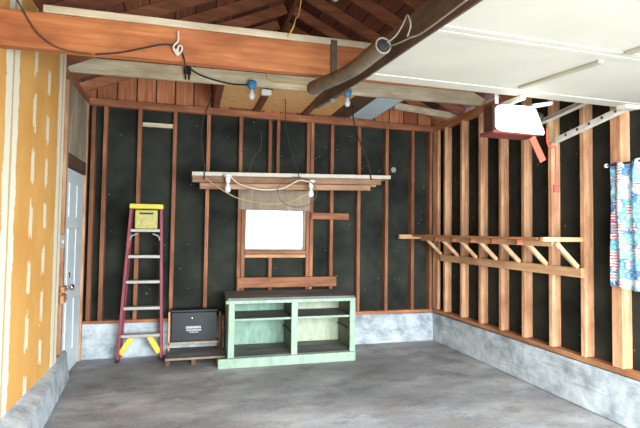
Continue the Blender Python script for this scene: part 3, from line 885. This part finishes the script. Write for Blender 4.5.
t = thing('release_pull', (2.40, 2.6, 1.72), 'red emergency pull cord with a small red handle hanging from the opener', 'pull cord')
B().tube(spline([(2.32, 2.575, 2.14), (2.318, 2.575, 2.06), (2.335, 2.585, 2.03), (2.37, 2.605, 2.015), (2.408, 2.60, 2.03), (2.412, 2.6, 1.98), (2.412, 2.6, 1.9), (2.412, 2.6, 1.765)], 8), .0045, 8).build('cord', M['red_cord'], t, smooth=True)
B().box(2.393, 2.438, 2.590, 2.610, 1.712, 1.762).build('handle', M['red_cord'], t, bevel=.004)
o = B().bar((2.235, 2.62, 2.085), (2.325, 2.62, 1.925), .052, .003, (0, 1, 0)).build('warning_tag', M['red_tag'], loc=(2.235, 2.62, 2.085))
tag(o, 'tilted red warning tag hanging below the opener', 'tag')

# ------------------------------------------------------------------ curtain by the side wall
t = thing('curtain', (3.05, 2.5, 1.04), 'blue curtain printed with red and white striped boats on the side wall', 'curtain')
b = B()
N = 72
y0, y1 = 2.765, 1.5
rows = 14
grid = []
for j in range(rows + 1):
    z = 1.965 - (1.965 - 1.035) * j / rows
    row = []
    for i in range(N + 1):
        s = i / N
        y = y0 + (y1 - y0) * s
        amp = .020 + .012 * j / rows
        x = 3.065 + .6 * amp * math.sin(s * 2 * math.pi * 10 + .5 * math.sin(j * .4)) + .006 * math.sin(s * 71)
        zz = z + (.012 * math.sin(s * 40) if j == 0 else 0) + (.008 * math.sin(s * 25 + 1) if j == rows else 0)
        row.append(b.bm.verts.new((x, y, zz)))
    grid.append(row)
for j in range(rows):
    for i in range(N):
        b.bm.faces.new((grid[j][i], grid[j][i + 1], grid[j + 1][i + 1], grid[j + 1][i]))
cl = b.build('cloth', M['curtain'], t, smooth=True)
cl.modifiers.new('thickness', 'SOLIDIFY').thickness = .003
B().tube([(3.065, 2.785, 1.955), (3.065, 1.48, 1.955)], .009, 10).build('rod', M['dark_steel'], t, smooth=True)
B().lathe((3.065, 2.785, 1.955), (0, 1, 0), [(0, .009), (.004, .016), (.02, .016), (.026, .003)]).build('rod_end', M['white'], t, smooth=True)
B().bar((3.065, 2.775, 1.955), (XR, 2.775, 1.955), .016, .016).build('rod_bracket', M['dark_steel'], t)

# ------------------------------------------------------------------ mint cabinet
t = thing('open_cabinet', (1.1, 5.1, 0), 'mint green open-front cabinet with worn dark top under the window', 'cabinet')
cy1 = 5.44
B().box(.39, 1.785, 4.862, 5.475, .692, .718).build('counter_top', M['worn_top'], t, bevel=.004)
B().box(.375, 1.80, 4.884, 4.899, .655, .691).build('top_rail', M['mint'], t, bevel=.003)
for xa, xb in ((.405, .468), (1.072, 1.14), (1.737, 1.80)):
    B().box(xa, xb, 4.88, 4.905, .100, .690).build('stile', M['mint'], t, bevel=.003)
B().box(.305, 1.80, 4.862, 4.90, .0, .099).build('plinth_board', M['mint'], t, bevel=.004)
B().box(.41, .43, 4.906, cy1, .0, .691).build('side_panel', M['mint'], t, bevel=.002)
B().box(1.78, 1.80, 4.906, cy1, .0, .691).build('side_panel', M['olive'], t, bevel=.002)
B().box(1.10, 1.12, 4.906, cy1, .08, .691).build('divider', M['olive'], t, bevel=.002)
for xa, xb, mt in ((.431, 1.099, 'mint_in'), (1.121, 1.779, 'cream_in')):
    B().box(xa, xb, cy1 - .015, cy1, .108, .691).build('back_panel', M[mt], t)
    B().box(xa, xb, 4.906, cy1 - .016, .09, .107).build('bottom_shelf', M['worn_top'], t, bevel=.002)
    sh = B().box(xa, xb, 4.925, cy1 - .016, .476, .492).build('shelf', M['worn_top'], t, bevel=.002)
    B().box(xa, xb, 4.909, 4.924, .474, .496).build('shelf_edge', M['mint'], sh, bevel=.002)
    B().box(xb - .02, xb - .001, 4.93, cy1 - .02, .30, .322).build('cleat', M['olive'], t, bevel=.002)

# ------------------------------------------------------------------ low platform and black box
t = thing('low_platform', (.1, 5.3, 0), 'low weathered wooden platform between the ladder and green cabinet', 'platform')
B().box(-.215, .40, 5.065, 5.51, .068, .086).build('deck', M['worn_top'], t, bevel=.003)
B().box(-.218, .40, 5.05, 5.064, .066, .088).build('front_edge', M['grey_ply'], t, bevel=.002)
for x in (-.215, .045, .30):
    B().box(x, x + .045, 5.07, 5.115, .0, .067).build('leg', M['dark_brown'], t, bevel=.003)
    B().box(x, x + .045, 5.43, 5.475, .0, .067).build('leg', M['dark_brown'], t, bevel=.003)
B().box(-.205, .335, 5.375, 5.515, .148, .176).build('ledge', M['old_z'], t, bevel=.002)
B().box(-.207, -.187, 5.375, 5.40, .087, .51).build('corner_post', M['stud'], t, bevel=.002)
B().box(.337, .362, 5.375, 5.40, .087, .50).build('corner_post', M['dark_brown'], t, bevel=.002)
B().box(.366, .388, 5.30, 5.50, .087, .47).build('side_board', M['dark_brown'], t, bevel=.002)
t = thing('black_box', (.07, 5.46, .177), 'black metal lidded box with a pale label beside the cabinet', 'box')
B().box(-.175, .318, 5.40, 5.51, .178, .50).build('body', M['black_metal'], t, bevel=.006)
B().box(-.183, .326, 5.39, 5.515, .502, .53).build('lid', M['black_metal'], t, bevel=.006)
B().lathe((.045, 5.40, .434), (0, -1, 0), [(0, .013), (.010, .013), (.014, .006)], 12).build('latch_button', M['chrome'], t, smooth=True)
b = B(); random.seed(3)
for z, h, xa, xb in ((.318, .026, -.018, .15), (.292, .016, -.014, .158), (.272, .01, .02, .12)):
    x = xa
    while x < xb - .01:
        w_ = random.uniform(.014, .03)
        b.box(x, min(x + w_, xb), 5.3975, 5.3995, z, z + h); x += w_ + .004
b.build('label_print', M['label_grey'], t)

# ------------------------------------------------------------------ step ladder
t = thing('step_ladder', (-.48, 5.45, 0), 'red step ladder with yellow cap leaning closed against the back wall', 'ladder')
zb = lambda z: (-.712 + (.712 - .622) * z / 1.67, -.268 + (-.312 + .268) * z / 1.67)
yf = lambda z: 5.37 + .07 * z / 1.67
zt = 1.645
for s in (0, 1):
    p = Vector((zb(0.02)[s], yf(0.02), 0.02)); q = Vector((zb(zt)[s], yf(zt), zt))
    B().bar(p, q, .032, .075, (0, 1, 0)).build('rail', M['ladder_red'], t, bevel=.003)
    # rear rail, thinner, folded in behind
    p2 = Vector((zb(.02)[s] + (.012 if s == 0 else -.012), yf(.02) + .115, .02)); q2 = Vector((zb(zt)[s] + (.008 if s == 0 else -.008), yf(zt) + .07, zt))
    B().bar(p2, q2, .022, .03, (0, 1, 0)).build('rear_rail', M['ladder_red'], t, bevel=.003)
    x = zb(0)[s]
    B().box(x - .02, x + .02, 5.325, 5.415, 0, .03).build('foot', M['black_metal'], t, bevel=.004)
    # yellow knee brace under the lowest step
    sg = 1 if s == 0 else -1
    B().bar((zb(.09)[s] + sg * .02, yf(.1) - .03, .085), (zb(.25)[s] + sg * .125, yf(.25) - .03, .262), .01, .058).build('knee_brace', M['yellow'], t, bevel=.003)
for z in (.288, .58, .862, 1.135, 1.42):
    xa, xb = zb(z)
    B().box(xa + .014, xb - .014, yf(z) - .055, yf(z) + .03, z - .028, z + .004).build('step', M['alu'], t, bevel=.003)
xa, xb = zb(1.67)
B().box(xa - .018, xb + .02, 5.385, 5.52, zt + .002, zt + .055).build('top_cap', M['yellow'], t, bevel=.006)
xa, xb = zb(1.54)
tr = B().box(xa + .045, xb - .04, 5.405, 5.425, 1.425, 1.635).build('tool_tray', M['pale_yellow'], t, bevel=.008)
B().box(xa + .09, xb - .085, 5.4, 5.4045, 1.585, 1.605).build('slot', M['black_metal'], tr)
B().lathe(((xa + xb) / 2 + .0, 5.4045, 1.50), (0, -1, 0), [(0, .05), (.004, .05), (.006, .04), (.006, .0)]).build('dial', M['pale_yellow'], tr)
xa, xb = zb(1.37)
for s, sg in ((0, 1), (1, -1)):
    x = (xa, xb)[s]
    B().tube(spline([(x + sg * .012, yf(1.3) - .042, 1.30), (x + sg * .03, yf(1.3) - .046, 1.345), (x + sg * .09, yf(1.3) - .05, 1.374)], 5), .008, 6).build('step_gusset', M['alu'], t, smooth=True)
# spreader bar
B().bar((zb(1.05)[0] + .02, yf(1.0) - .01, 1.22), (zb(1.05)[0] + .03, yf(1.0) - .01, 1.36), .006, .014, (1, 0, 0)).build('spreader', M['alu'], t)
